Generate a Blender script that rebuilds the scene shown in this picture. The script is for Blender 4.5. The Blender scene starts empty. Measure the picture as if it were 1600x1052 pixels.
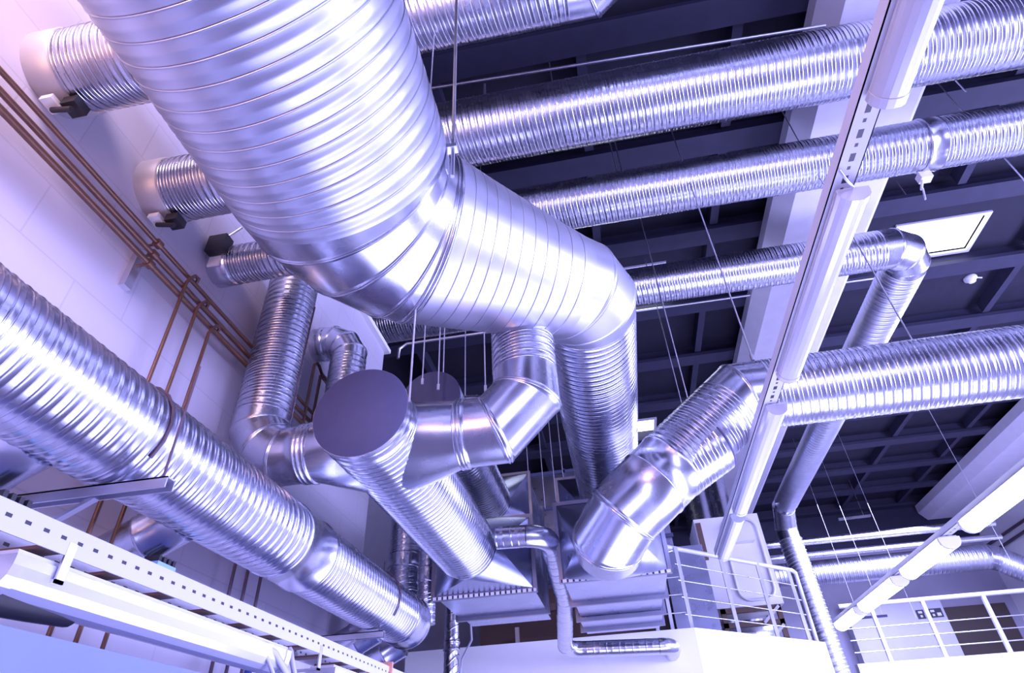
import bpy, math, random
from mathutils import Vector as V, Matrix
random.seed(7)
SC = bpy.context.scene
COL = SC.collection
PI = math.pi
EYE = 1.6                                   # eye height above the hall floor

# ------------------------------------------------------------------ camera
yaw, pit, rol, FPX = -1.42761419e-01, 6.48746450e-01, -5.80072104e-02, 925.6
FW = V((math.sin(yaw)*math.cos(pit), math.cos(yaw)*math.cos(pit), math.sin(pit)))
_rt = V((math.cos(yaw), -math.sin(yaw), 0)); _up = _rt.cross(FW)
RT = _rt*math.cos(rol)+_up*math.sin(rol)
UP = -_rt*math.sin(rol)+_up*math.cos(rol)
cd = bpy.data.cameras.new('camera'); cam = bpy.data.objects.new('camera', cd); COL.objects.link(cam)
cd.sensor_fit = 'HORIZONTAL'; cd.sensor_width = 36; cd.lens = 36*FPX/1600
cd.clip_start = .02; cd.clip_end = 200
m = Matrix((RT, UP, -FW)).transposed().to_4x4(); m.translation = V((0, 0, EYE))
cam.matrix_world = m
SC.camera = cam

# ------------------------------------------------------------------ light, exposure
SC.view_settings.view_transform = 'Standard'; SC.view_settings.look = 'None'
SC.view_settings.exposure = 0.45; SC.view_settings.gamma = 1.0
SC.view_settings.use_curve_mapping = False
SC.cycles.use_denoising = True
SC.cycles.max_bounces = 8; SC.cycles.glossy_bounces = 5; SC.cycles.diffuse_bounces = 4
SC.cycles.sample_clamp_indirect = 6
wd = bpy.data.worlds.new('world'); SC.world = wd; wd.use_nodes = True
wd.node_tree.nodes['Background'].inputs[0].default_value = (.20, .15, .80, 1)
wd.node_tree.nodes['Background'].inputs[1].default_value = .16

def area(name, loc, target, sx, sy, power, color):
    l = bpy.data.lights.new(name, 'AREA'); l.shape = 'RECTANGLE'; l.size = sx; l.size_y = sy
    l.energy = power; l.color = color
    o = bpy.data.objects.new(name, l); COL.objects.link(o); o.location = V(loc)+V((0, 0, EYE))
    o.rotation_euler = (V(target)-V(loc)).to_track_quat('-Z', 'Y').to_euler()
    return o
COOL = (.47, .475, 1.0)
area('window_light_right', (9.4, 3.0, 1.3), (0, 3.2, 1.8), 11, 2.7, 1800, COOL)  # added area light for long duct highlights; the right wall has no window
area('window_light_behind', (3.0, -5.0, .4), (.5, 2.5, 1.9), 5.5, 2.2, 300, COOL)  # added area light behind the camera, not a real window
area('floor_level_light', (1.5, 4.0, -1.45), (1.2, 4.0, 3), 2.4, 6.0, 270, COOL)  # added uplight so duct undersides reflect something bright, no fitting here
area('far_bay_light', (6.2, 12.5, 3.9), (5.5, 13.8, 0), 4, 4, 600, COOL)  # added light that brightens the far bay, not a fitting of the hall
area('wall_wash_light', (-1.25, -.5, 3.25), (-2.03, 1.4, 2.2), .8, .8, 55, (1.0, .74, .88))  # added pinkish light out of view, lifts the upper left wall
area('warm_wall_lamp', (-1.45, -1.3, 1.3), (-1.2, .8, 2.2), .9, .9, 42, (1.0, .50, .30))  # added light out of view, stands in for a warm lens flare tint

# ------------------------------------------------------------------ materials
def nt(name):
    mt = bpy.data.materials.new(name); mt.use_nodes = True
    n = mt.node_tree; return mt, n, n.nodes['Principled BSDF']
def galv(name, base=(.60, .61, .70), rough=.26, bump=1.0, scale=6.0):
    mt, n, b = nt(name)
    tc = n.nodes.new('ShaderNodeTexCoord')
    n1 = n.nodes.new('ShaderNodeTexNoise'); n1.inputs['Scale'].default_value = scale; n1.inputs['Detail'].default_value = 1
    n2 = n.nodes.new('ShaderNodeTexNoise'); n2.inputs['Scale'].default_value = 7; n2.inputs['Detail'].default_value = 2
    n.links.new(tc.outputs['Object'], n1.inputs['Vector']); n.links.new(tc.outputs['Object'], n2.inputs['Vector'])
    mr = n.nodes.new('ShaderNodeMapRange'); mr.inputs[1].default_value = .3; mr.inputs[2].default_value = .7
    mr.inputs[3].default_value = rough-.03; mr.inputs[4].default_value = rough+.05
    n.links.new(n2.outputs['Fac'], mr.inputs[0]); n.links.new(mr.outputs[0], b.inputs['Roughness'])
    cr = n.nodes.new('ShaderNodeValToRGB')
    cr.color_ramp.elements[0].position = .35; cr.color_ramp.elements[1].position = .65
    cr.color_ramp.elements[0].color = (*[c*.93 for c in base], 1); cr.color_ramp.elements[1].color = (*base, 1)
    n.links.new(n1.outputs['Fac'], cr.inputs['Fac']); n.links.new(cr.outputs['Color'], b.inputs['Base Color'])
    bp = n.nodes.new('ShaderNodeBump'); bp.inputs['Strength'].default_value = 1; bp.inputs['Distance'].default_value = .0007*bump
    n.links.new(n1.outputs['Fac'], bp.inputs['Height']); n.links.new(bp.outputs['Normal'], b.inputs['Normal'])
    b.inputs['Metallic'].default_value = 1
    return mt
def paint(name, c, rough=.55, metal=0, var=.06, scale=6, bump=0):
    mt, n, b = nt(name)
    tc = n.nodes.new('ShaderNodeTexCoord'); n1 = n.nodes.new('ShaderNodeTexNoise')
    n1.inputs['Scale'].default_value = scale; n1.inputs['Detail'].default_value = 4
    n.links.new(tc.outputs['Object'], n1.inputs['Vector'])
    cr = n.nodes.new('ShaderNodeValToRGB')
    cr.color_ramp.elements[0].position = .3; cr.color_ramp.elements[1].position = .7
    cr.color_ramp.elements[0].color = (*[x*(1-var) for x in c], 1); cr.color_ramp.elements[1].color = (*c, 1)
    n.links.new(n1.outputs['Fac'], cr.inputs['Fac']); n.links.new(cr.outputs['Color'], b.inputs['Base Color'])
    b.inputs['Roughness'].default_value = rough; b.inputs['Metallic'].default_value = metal
    if bump:
        bp = n.nodes.new('ShaderNodeBump'); bp.inputs['Strength'].default_value = bump; bp.inputs['Distance'].default_value = .01
        n.links.new(n1.outputs['Fac'], bp.inputs['Height']); n.links.new(bp.outputs['Normal'], b.inputs['Normal'])
    return mt
def blockwall(name, c, joint, bw, bh):
    mt, n, b = nt(name)
    tc = n.nodes.new('ShaderNodeTexCoord'); mp = n.nodes.new('ShaderNodeMapping')
    mp.inputs['Rotation'].default_value = (PI/2, 0, PI/2)
    sep = n.nodes.new('ShaderNodeSeparateXYZ'); cmb = n.nodes.new('ShaderNodeCombineXYZ')
    n.links.new(tc.outputs['Object'], sep.inputs[0])
    ad = n.nodes.new('ShaderNodeMath'); n.links.new(sep.outputs[0], ad.inputs[0]); n.links.new(sep.outputs[1], ad.inputs[1])
    n.links.new(ad.outputs[0], cmb.inputs[0]); n.links.new(sep.outputs[2], cmb.inputs[1])
    br = n.nodes.new('ShaderNodeTexBrick'); n.links.new(cmb.outputs[0], br.inputs['Vector'])
    br.inputs['Color1'].default_value = (*c, 1); br.inputs['Color2'].default_value = (*[x*.97 for x in c], 1)
    br.inputs['Mortar'].default_value = (*joint, 1); br.inputs['Scale'].default_value = 1
    br.inputs['Mortar Size'].default_value = .004; br.inputs['Brick Width'].default_value = bw; br.inputs['Row Height'].default_value = bh
    n.links.new(br.outputs['Color'], b.inputs['Base Color'])
    b.inputs['Roughness'].default_value = .5
    return mt
def emit(name, c, s):
    mt, n, b = nt(name)
    b.inputs['Base Color'].default_value = (.8, .8, .85, 1)
    b.inputs['Emission Color'].default_value = (*c, 1); b.inputs['Emission Strength'].default_value = s
    return mt
def plastic(name, c, rough, trans, ior=1.45):
    mt, n, b = nt(name)
    b.inputs['Base Color'].default_value = (*c, 1); b.inputs['Roughness'].default_value = rough
    b.inputs['Transmission Weight'].default_value = trans; b.inputs['IOR'].default_value = ior
    return mt
def slotted(name, c, axis_long, axis_across, centre, half, period, marks):
    """enamel with a punched row of dark slots: marks = [(start, length, half width)] within one period"""
    mt, n, b = nt(name)
    tc = n.nodes.new('ShaderNodeTexCoord'); sp = n.nodes.new('ShaderNodeSeparateXYZ'); n.links.new(tc.outputs['Object'], sp.inputs[0])
    def mth(op, a, bb):
        q = n.nodes.new('ShaderNodeMath'); q.operation = op
        for i, x in enumerate((a, bb)):
            if isinstance(x, (int, float)): q.inputs[i].default_value = x
            else: n.links.new(x, q.inputs[i])
        return q.outputs[0]
    lo = mth('FLOORED_MODULO', sp.outputs[axis_long], period)
    ac = mth('ABSOLUTE', mth('SUBTRACT', sp.outputs[axis_across], centre), 0)
    tot = None
    for st, ln, hw in marks:
        k = mth('MULTIPLY', mth('MULTIPLY', mth('GREATER_THAN', lo, st), mth('LESS_THAN', lo, st+ln)), mth('LESS_THAN', ac, hw))
        tot = k if tot is None else mth('MAXIMUM', tot, k)
    mx = n.nodes.new('ShaderNodeMix'); mx.data_type = 'RGBA'
    n.links.new(tot, mx.inputs[0]); mx.inputs[6].default_value = (*c, 1); mx.inputs[7].default_value = (.03, .025, .04, 1)
    n.links.new(mx.outputs[2], b.inputs['Base Color']); b.inputs['Roughness'].default_value = .38
    return mt
GALV = galv('galvanised_spiral')
GALVBIG = galv('galvanised_wide_spiral', rough=.41, bump=1.0, scale=4)
SMOOTH = galv('galvanised_sheet', base=(.62, .63, .72), rough=.25, bump=.6, scale=3)
DULL = paint('dull_grey_sheet', (.082, .085, .18), .7, metal=.1, var=.08, scale=14)
FLANGE = galv('dark_flange_steel', base=(.26, .26, .33), rough=.4, bump=.5)
GALVFAR = galv('weathered_zinc_spiral', base=(.72, .73, .84), rough=.37, bump=.5)  # galvanised copy with lighter base, brightness of the far bay put into the colour
SHEET = galv('rectangular_duct_sheet', base=(.42, .44, .58), rough=.29, bump=.8, scale=4)
WALL = blockwall('white_painted_blocks', (.50, .475, .56), (.43, .405, .48), .55, .28)
WHITE = paint('white_plaster', (.84, .83, .86), .6, var=.03)
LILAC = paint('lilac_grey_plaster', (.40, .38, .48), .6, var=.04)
BEAMM = paint('pale_concrete', (.80, .78, .86), .6, var=.06, bump=.1)
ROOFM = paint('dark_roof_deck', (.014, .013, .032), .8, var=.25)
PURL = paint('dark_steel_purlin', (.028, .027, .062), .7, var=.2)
COPPER = paint('brown_copper_pipe', (.19, .10, .07), .42, metal=.6, var=.2, scale=20)
DARKPIPE = paint('dark_iron_pipe', (.10, .07, .10), .5, metal=.3)
BLACK = paint('black_plastic', (.02, .018, .025), .45)
ZINC = galv('zinc_strut', base=(.72, .72, .80), rough=.38, bump=.5)
RAILP = paint('white_enamel_rail', (.60, .60, .68), .35, var=.03)
STEEL = galv('stainless_handrail', base=(.78, .78, .85), rough=.28, bump=.4)
DIFF = plastic('frosted_diffuser', (.58, .58, .68), .25, .35)
LITE = emit('lit_diffuser', (.86, .86, 1.0), 10.0)
SKY = emit('skylight_sky', (.86, .90, 1.0), 3.2)
FLOORM = paint('pale_screed_floor', (.22, .21, .25), .5)
PALEBLUE = paint('pale_blue_enamel', (.30, .50, .72), .4)
BLUEV = paint('blue_valve_enamel', (.03, .06, .35), .35)
DUCTWHITE = paint('pale_blue_trunking', (.16, .20, .46), .3, var=.03)
CREAM = paint('cream_enamel', (.72, .71, .75), .4, var=.04)
BROWN = paint('brown_steel', (.12, .07, .06), .55)
SLEEVE = paint('grey_sleeve', (.42, .40, .45), .45, metal=.3)
ORANGE = paint('orange_plate', (.75, .35, .25), .5)
GREYC = paint('grey_cable_sheath', (.45, .45, .55), .45)
SLOT = paint('slot_shadow', (.03, .025, .04), .8)
DARKGLASS = paint('dark_opening', (.07, .05, .04), .6)
WARN = paint('black_print', (.05, .05, .07), .6)

# ------------------------------------------------------------------ mesh helpers (coordinates: x right, y along the left wall, z above the eye)
def frame(u):
    u = u.normalized(); a = V((0, 0, 1)) if abs(u.z) < .8 else V((0, 1, 0))
    e1 = a.cross(u).normalized(); return e1, u.cross(e1)
KS = 1.0                                    # size of the group being built
class MB:
    def __init__(s): s.v = []; s.f = []; s.s = []
    def ring(s, pts): i = len(s.v); s.v += [tuple(p) for p in pts]; return list(range(i, i+len(pts)))
    def bridge(s, a, b, smooth=True):
        n = len(a)
        for i in range(n): s.f.append((a[i], a[(i+1) % n], b[(i+1) % n], b[i])); s.s.append(smooth)
    def cap(s, a, flip=False): s.f.append(tuple(reversed(a)) if flip else tuple(a)); s.s.append(False)
    def loft(s, rings, caps=(True, True), smooth=True):
        ids = [s.ring(r) for r in rings]
        for a, b in zip(ids, ids[1:]): s.bridge(a, b, smooth)
        if caps[0]: s.cap(s.ring(rings[0]), True)
        if caps[1]: s.cap(s.ring(rings[-1]))
        return s
    def box(s, lo, hi):
        (a, b, c), (d, e, f) = lo, hi
        s.loft([[(a, b, c), (d, b, c), (d, e, c), (a, e, c)], [(a, b, f), (d, b, f), (d, e, f), (a, e, f)]], smooth=False); return s
    def bar(s, p, q, w, h, upv=(0, 0, 1)):       # rectangular bar p->q, width w sideways, height h along upv
        p, q = V(p), V(q); u = (q-p).normalized(); sd = u.cross(V(upv)).normalized(); n = sd.cross(u)
        r = [sd*(w/2)*a+n*(h/2)*b for a, b in ((-1, -1), (1, -1), (1, 1), (-1, 1))]
        s.loft([[p+x for x in r], [q+x for x in r]], smooth=False); return s
    def tube(s, path, r, seg=10, caps=True):
        path = [V(p) for p in path]; rings = []
        d0 = (path[1]-path[0]).normalized(); e1, e2 = frame(d0)
        for i, p in enumerate(path):
            a = (path[i]-path[i-1]).normalized() if i else d0
            b = (path[i+1]-path[i]).normalized() if i < len(path)-1 else a
            n = (a+b).normalized(); k = 1/max(.3, n.dot(a))
            q = d0.rotation_difference(n); f1, f2 = q @ e1, q @ e2
            bend = (b-a)
            rr = []
            for j in range(seg):
                t = 2*PI*j/seg; o = f1*math.cos(t)*r+f2*math.sin(t)*r
                if bend.length > 1e-4:
                    bd = bend.normalized(); bd = (bd-n*bd.dot(n)).normalized(); o = o+bd*(o.dot(bd))*(k-1)
                rr.append(p+o)
            rings.append(rr)
        s.loft(rings, (caps, caps)); return s
    def disc_stack(s, p, u, prof, seg=32):       # lathe: prof = [(offset along u, radius)]
        p, u = V(p), V(u).normalized(); e1, e2 = frame(u); rings = []
        for d, r in prof:
            rings.append([p+u*d+(e1*math.cos(2*PI*j/seg)+e2*math.sin(2*PI*j/seg))*r for j in range(seg)])
        s.loft(rings); return s
    def build(s, name, mat, parent=None):
        o0 = parent_loc(parent)
        me = bpy.data.meshes.new(name); me.from_pydata([(a[0]*KS-o0[0], a[1]*KS-o0[1], a[2]*KS+EYE-o0[2]) for a in s.v], [], s.f)
        me.polygons.foreach_set('use_smooth', s.s); me.materials.append(mat); me.update()
        o = bpy.data.objects.new(name, me); COL.objects.link(o)
        if parent: o.parent = parent
        return o
def parent_loc(p):
    if p is None: return (0, 0, 0)
    t = V(p.location)
    while p.parent: p = p.parent; t = t+p.location
    return t
def tag(o, label, cat, group=None, kind=None):
    o['label'] = label; o['category'] = cat
    if group: o['group'] = group
    if kind: o['kind'] = kind
    return o
def thing(name, label, cat, loc, group=None):
    o = bpy.data.objects.new(name, None); COL.objects.link(o); o.location = V(loc)*KS+V((0, 0, EYE)); o.empty_display_size = .1
    return tag(o, label, cat, group)
def struct(name, mb, mat, label=None):
    o = mb.build(name, mat); o['kind'] = 'structure'; o['category'] = name.split('_')[0]
    if label: o['label'] = label
    return o

RIB = [(0, 0), (.02, 1), (.09, 1), (.11, 0), (.14, 0), (.46, 0), (.48, .45), (.54, .45), (.56, 0), (.59, 0), (.97, 0)]
SEAM = [(0, 0), (.008, -2.6), (.030, -2.6), (.040, .4), (.055, .4), (.07, 0), (.10, 0), (.35, 0), (.55, .12), (.75, 0), (.97, 0)]
BEAD = [(0, 0), (.03, 1), (.11, 1), (.14, 0), (.18, 0), (.46, 0), (.49, .6), (.55, .6), (.58, 0), (.62, 0), (.95, 0)]
WIDE = [(0, 0), (.008, -2.6), (.030, -2.6), (.040, .6), (.075, .6), (.10, 0), (.13, 0), (.34, 0), (.46, .7), (.62, .7), (.74, 0), (.97, 0)]
def spiral(mb, p, q, r0, r1=None, pitch=.055, h=.003, seg=48, prof=RIB, tilt=1.0):
    """spiral wound pipe from p to q with real raised seams"""
    p, q = V(p), V(q); r1 = r0 if r1 is None else r1
    L = (q-p).length; u = (q-p)/L; e1, e2 = frame(u)
    n = max(1, round(L/pitch)); pt = L/n
    cs = [(math.cos(2*PI*j/seg), math.sin(2*PI*j/seg)) for j in range(seg)]
    st = [0.0]+[ (i+f)*pt for i in range(n) for f, _ in prof][1:]+[L]
    hs = [0.0]+[ k for i in range(n) for _, k in prof][1:]+[0.0]
    rings = []
    for d, k in zip(st, hs):
        r = r0+(r1-r0)*d/L+h*k
        fade = min(1, d/(pt*3), (L-d)/(pt*3))*tilt*pt*.5
        rings.append([p+u*(d+fade*c)+(e1*c+e2*s_)*r for c, s_ in cs])
    mb.loft(rings); return mb
def gores(mb, C, u0, u1, R, k, r0, r1=None, seg=48, lip=.006):
    """segmented (lobster-back) elbow with k mitre joints round corner C; returns start and end points"""
    C, u0, u1 = V(C), V(u0).normalized(), V(u1).normalized(); r1 = r0 if r1 is None else r1
    th = u0.angle(u1); T = R*math.tan(th/2); ax = u0.cross(u1).normalized()
    start = C-u0*T; O = start+ax.cross(u0)*R
    rad = start-O
    pts = [start]; dirs = [u0]
    for i in range(k):
        a = (i+.5)*th/k
        pts.append(O+(Matrix.Rotation(a, 3, ax) @ rad)/math.cos(th/2/k)); dirs.append(Matrix.Rotation((i+1)*th/k, 3, ax) @ u0)
    end = C+u1*T; pts.append(end)
    f1, f2 = frame(u0)
    for i in range(len(pts)-1):
        a, b, d = pts[i], pts[i+1], dirs[i]
        q = Matrix.Rotation(i*th/k, 3, ax); g1, g2 = q @ f1, q @ f2
        na = d if i == 0 else (dirs[i-1]+d).normalized()
        nb = d if i == len(pts)-2 else (d+dirs[i+1]).normalized()
        L = (b-a).length; rings = []
        w = min(.010, L*.06); lp = lip/.006
        ds = [0, w*.3, w, w*1.2, w*2, L*.5, L-w*2, L-w*1.2, L-w, L-w*.3, L]; up = [-.6, lp*.6, lp*.6, 0, 0, 0, 0, 0, lp*.6, lp*.6, -.6]
        if i == 0: ds, up = ds[5:], up[5:]; ds[0] = 0
        if i == len(pts)-2: ds, up = ds[:-5], up[:-5]; ds[-1] = L
        for t, hh in zip([d_/L for d_ in ds], up):
            fr = (i+t)/(len(pts)-1); r = r0+(r1-r0)*fr+min(lip, .006)*hh; rg = []
            for j in range(seg):
                rd = (g1*math.cos(2*PI*j/seg)+g2*math.sin(2*PI*j/seg))*r
                oa = -rd.dot(na)/d.dot(na); ob = -rd.dot(nb)/d.dot(nb)
                rg.append(a+d*(t*L+oa*(1-t)+ob*t)+rd)
            rings.append(rg)
        mb.loft(rings, (False, False))
    return start, end
def collar(mb, p, u, r, w, seg=48):
    return mb.disc_stack(p, u, [(-w/2, r), (-w/2, r+.008), (-w/2+.012, r+.012), (-w/2+.024, r+.006), (w/2-.024, r+.006), (w/2-.012, r+.012), (w/2, r+.008), (w/2, r)], seg)
def square_to_round(mb, c, u, r, lo, hi, y1, seg=48):
    """ring at c (normal u) lofted to a rectangle lo..hi (x,z) in the plane y=y1"""
    c, u = V(c), V(u).normalized()
    ex = V((1, 0, 0)); ex = (ex-u*ex.dot(u)).normalized(); ez = ex.cross(u)
    if ez.z < 0: ez = -ez
    corners = [(hi[0], hi[1]), (lo[0], hi[1]), (lo[0], lo[1]), (hi[0], lo[1])]
    ring = []; rect = []
    cx, cz = (lo[0]+hi[0])/2, (lo[1]+hi[1])/2; hx, hz = (hi[0]-lo[0])/2, (hi[1]-lo[1])/2
    n = seg//4
    for k in range(4):
        x, z = corners[k]
        for j in range(n):
            t = PI/4+k*PI/2+(j/n-.5)*PI/2
            ring.append(c+ex*math.cos(t)*r+ez*math.sin(t)*r)
            rect.append(V((x, y1, z)))
    # flat triangles between ring quarter points and sheet corners
    N = len(ring); cor = [V((x, y1, z)) for x, z in corners]
    for k in range(4):
        ir = mb.ring([ring[(k*n+j) % N] for j in range(n+1)]); ic = mb.ring([cor[k]])[0]
        for j in range(n): mb.f.append((ir[j], ir[j+1], ic)); mb.s.append(True)
        t3 = mb.ring([ring[((k+1)*n) % N], cor[(k+1) % 4], cor[k]]); mb.f.append(tuple(t3)); mb.s.append(False)
    mb.f.append(tuple(mb.ring(cor))); mb.s.append(False)
    return mb
def flange(mb, lo, hi, y, w=.03, d=.03):
    (x0, z0), (x1, z1) = lo, hi
    mb.box((x0-w, y, z0-w), (x1+w, y+d, z0)); mb.box((x0-w, y, z1), (x1+w, y+d, z1+w))
    mb.box((x0-w, y, z0), (x0, y+d, z1)); mb.box((x1, y, z0), (x1+w, y+d, z1)); return mb
def at(px, py, X=None, Y=None, Z=None):
    d = FW*FPX+RT*(px-800)-UP*(py-526)
    t = X/d.x if X is not None else Y/d.y if Y is not None else Z/d.z
    return d*t

# ------------------------------------------------------------------ the setting
WX = -1.85; ROOF = 5.85
struct('floor', MB().box((-8, -8, -1.75), (14, 20, -1.6)), FLOORM)
KS = 1.1
struct('wall_left', MB().box((WX-.35, -6, -1.6), (WX, 4.3, 3.33)), WALL)
tr = MB(); tr.box((WX-.40, -6, 3.33), (WX+.05, 4.34, 3.37)); tr.box((WX-.38, -6, 3.37), (WX+.02, 4.32, 3.43))
struct('trim_1', tr, WHITE)
KS = 1.0
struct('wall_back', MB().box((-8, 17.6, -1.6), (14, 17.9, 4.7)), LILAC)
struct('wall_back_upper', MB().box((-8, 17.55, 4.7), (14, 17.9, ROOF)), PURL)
struct('wall_behind', MB().box((-8, -8, -1.6), (9.6, -7.8, ROOF)), LILAC)
struct('wall_far_left', MB().box((-8, -7.8, -1.6), (-7.8, 17.6, ROOF)), LILAC)
struct('wall_right', MB().box((9.6, -8, -1.6), (9.9, 17.6, ROOF)), WHITE)
# roof deck with openings for the rooflights (x0,x1,y0,y1)
LIGHTS = [(4.5, 5.62, 6.45, 7.12), (-.15, 1.3, 6.45, 7.12), (.62, 1.24, 11.05, 11.62)]
xs = sorted({-8, 14, *[a for l in LIGHTS for a in l[:2]]}); ys = sorted({-8, 18, *[a for l in LIGHTS for a in l[2:]]})
rf = MB()
for i in range(len(xs)-1):
    for j in range(len(ys)-1):
        cx, cy = (xs[i]+xs[i+1])/2, (ys[j]+ys[j+1])/2
        if any(a < cx < b and c < cy < d for a, b, c, d in LIGHTS): continue
        rf.box((xs[i], ys[j], ROOF), (xs[i+1], ys[j+1], ROOF+.15))
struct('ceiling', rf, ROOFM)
for i, (a, b, c, d) in enumerate(LIGHTS):
    fr = MB(); w = .05
    fr.box((a-w, c-w, ROOF-.03), (b+w, c, ROOF+.1)); fr.box((a-w, d, ROOF-.03), (b+w, d+w, ROOF+.1))
    fr.box((a-w, c, ROOF-.03), (a, d, ROOF+.1)); fr.box((b, c, ROOF-.03), (b+w, d, ROOF+.1))
    o = struct('window_%d' % (i+1), fr, BEAMM)
    p = MB().box((a, c, ROOF+.03), (b, d, ROOF+.06)).build('pane', SKY, o)
# purlins across the hall with short ribs between them
PY = [1.45+1.45*i for i in range(0, 12)]
for i, y in enumerate(PY):
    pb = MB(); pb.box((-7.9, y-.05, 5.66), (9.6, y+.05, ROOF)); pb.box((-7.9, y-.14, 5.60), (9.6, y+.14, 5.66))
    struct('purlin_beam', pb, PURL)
for y in PY[1:-1]:
    for k in range(11):
        x = -5.6+1.5*k
        if 5.7 < y < 6 and 4.2 < x < 5.8: continue
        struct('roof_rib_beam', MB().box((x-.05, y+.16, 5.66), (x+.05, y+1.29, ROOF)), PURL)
def bigbeam(x0, x1, z):
    b = MB(); y0, y1 = -4, 17.5
    prof = [(x0, z+.2), (x0+.16, z), (x1-.06, z), (x1, z+.05), (x1, 5.60), (x0, 5.60)]
    b.loft([[(x, y0, zz) for x, zz in prof], [(x, y1, zz) for x, zz in prof]], smooth=False)
    return b
struct('concrete_beam', bigbeam(2.50, 3.70, 5.25), BEAMM)
struct('concrete_beam.001', bigbeam(8.35, 9.58, 5.2), BEAMM)

# ------------------------------------------------------------------ plant room platform and its parapets
PYF = 7.6; PZ = 1.335
pa = MB()
A0, A1, A2 = (-2.6, PYF), (.80, PYF), (2.62, 9.35)
def wallseg(mb, a, b, z0, z1, t):
    a, b = V((*a, 0)), V((*b, 0)); u = (b-a).normalized(); n = V((-u.y, u.x, 0))*t
    mb.loft([[(*p.xy, z0) for p in (a, b, b+n, a+n)], [(*p.xy, z1) for p in (a, b, b+n, a+n)]], smooth=False)
wallseg(pa, A0, A1, -1.6, PZ, .18); wallseg(pa, A1, A2, -1.6, PZ, .18); wallseg(pa, A2, (2.75, 10.4), -1.6, PZ, .18)
struct('wall_parapet', pa, WHITE)
fl = MB(); base = [(-2.6, PYF+.1), (.78, PYF+.1), (2.5, 9.45), (2.6, 17.6), (-2.6, 17.6)]
fl.loft([[(x, y, PZ-.45) for x, y in base], [(x, y, PZ-.3) for x, y in base]], smooth=False)
struct('platform_floor', fl, FLOORM)
pb = MB(); pb.box((4.55, 14.55, -1.6), (9.6, 14.75, 1.64)); struct('wall_far_parapet', pb, WHITE)
fl2 = MB().box((4.55, 14.75, 1.1), (9.6, 17.6, 1.25)); struct('far_platform_floor', fl2, FLOORM)
# return of the left wall beyond its end
rw = MB().box((-7.8, 10.6, -1.6), (-2.03, 10.8, ROOF)); struct('wall_recess', rw, BEAMM)

# ------------------------------------------------------------------ main duct
def pipe_part(root, *a, mat=GALV, name='spiral_pipe', **k):
    return spiral(MB(), *a, **k).build(name, mat, root)
MX, MZ = -.964, 2.275
C1 = V((MX, 1.84, MZ)); C2 = V((.06, 2.73, 2.33)); u2 = (C2-C1).normalized()
main = thing('main_duct', 'huge silver spiral duct running overhead along the left wall, then jogging right and away', 'duct', (MX, 0, MZ))
eb = MB(); s0, e0 = gores(eb, C1, (0, 1, 0), u2, .70, 3, .50, .452, seg=96, lip=.006)
pipe_part(main, (MX, -2.6, MZ), s0, .50, mat=GALVBIG, pitch=.078, h=.0042, seg=96, prof=WIDE)
eb.build('elbow', SMOOTH, main)
eb2 = MB(); s1, e1 = gores(eb2, C2, u2, (0, 1, 0),   .34, 2, .318, .30, seg=72, lip=.004)
pipe_part(main, e0, s1, .452, .318, mat=GALVBIG, pitch=.082, h=.0028, seg=96, prof=SEAM)
eb2.build('elbow', GALVBIG, main)
pipe_part(main, e1, (.06, 4.35, 2.33), .30, mat=GALV, pitch=.055, h=.003, seg=72)
pipe_part(main, (.06, 4.35, 2.33), (.06, 6.15, 2.33), .297, mat=GALV, pitch=.055, h=.003, seg=72)
collar(MB(), e0-u2*.02, u2, .452, .04, 96).build('collar', SMOOTH, main)
pp = V((MX, 1.5, MZ))
lug = MB()
hp = at(708, 232, Z=2.30)
lug.box((hp.x-.03, hp.y-.02, hp.z-.012), (hp.x+.02, hp.y+.02, hp.z+.012)); lug.box((hp.x-.028, hp.y-.015, hp.z-.16), (hp.x-.022, hp.y+.015, hp.z))
lug.build('hanger_lug', ZINC, main)
tr = MB(); square_to_round(tr, (.06, 6.15, 2.33), (0, 1, 0), .30, (-.50, 2.24), (.55, 2.80), 6.5)
tr.build('square_to_round', SHEET, main)

# wall sleeves that feed the main duct
def sleeve(y, z, r, label, act):
    WX = -2.035
    t = thing('wall_sleeve', label, 'duct branch', (WX, y, z), 'wall sleeves feeding the main duct')
    xm = MX-.42
    b = MB(); b.disc_stack((WX, y, z), (1, 0, 0), [(0, r*1.02), (.11, r*1.02), (.115, r*.98), (.125, r*.9)], 48); b.build('sleeve', SLEEVE if r > .12 else SMOOTH, t)
    spiral(MB(), (WX+.12, y, z), (xm, y, z), r*.97, pitch=.036, h=.0025, seg=48, tilt=.6).build('spiral_pipe', GALV, t)
    a = MB()
    if act == 'below':
        a.box((WX+.10, y+.01, z-r-.05), (WX+.165, y+.08, z-r-.005)); bx = a.build('actuator', BLACK, t)
        MB().box((WX+.03, y-.02, z-r-.045), (WX+.085, y+.05, z-r-.02)).build('bracket', CREAM, t)
        MB().tube([(WX+.05, y+.03, z-r-.05), (WX+.15, y+.03, z-r-.075)], .012).build('drive_rod', BLACK, t)
    else:
        a.box((WX+.02, y-.16, z-.02), (WX+.13, y-.09, z+.10)); bx = a.build('actuator', BLACK, t)
        MB().box((WX+.03, y-.115, z-.10), (WX+.10, y-.105, z-.03)).build('label_plate', WHITE, t)
        MB().tube([(WX+.09, y-.12, z+.1), (WX+.16, y-.10, z+.2)], .008).build('drive_rod', ZINC, t)
    return t
sleeve(1.0, 2.50, .170, 'ribbed duct sleeve from white wall into the big duct, nearest of the three', 'below')
sleeve(1.65, 2.51, .163, 'ribbed duct sleeve in the wall, second of the three, under the big duct', 'below')
sleeve(2.20, 2.50, .116, 'small short duct sleeve with black actuator box, just behind the big duct bend', 'side')

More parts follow.
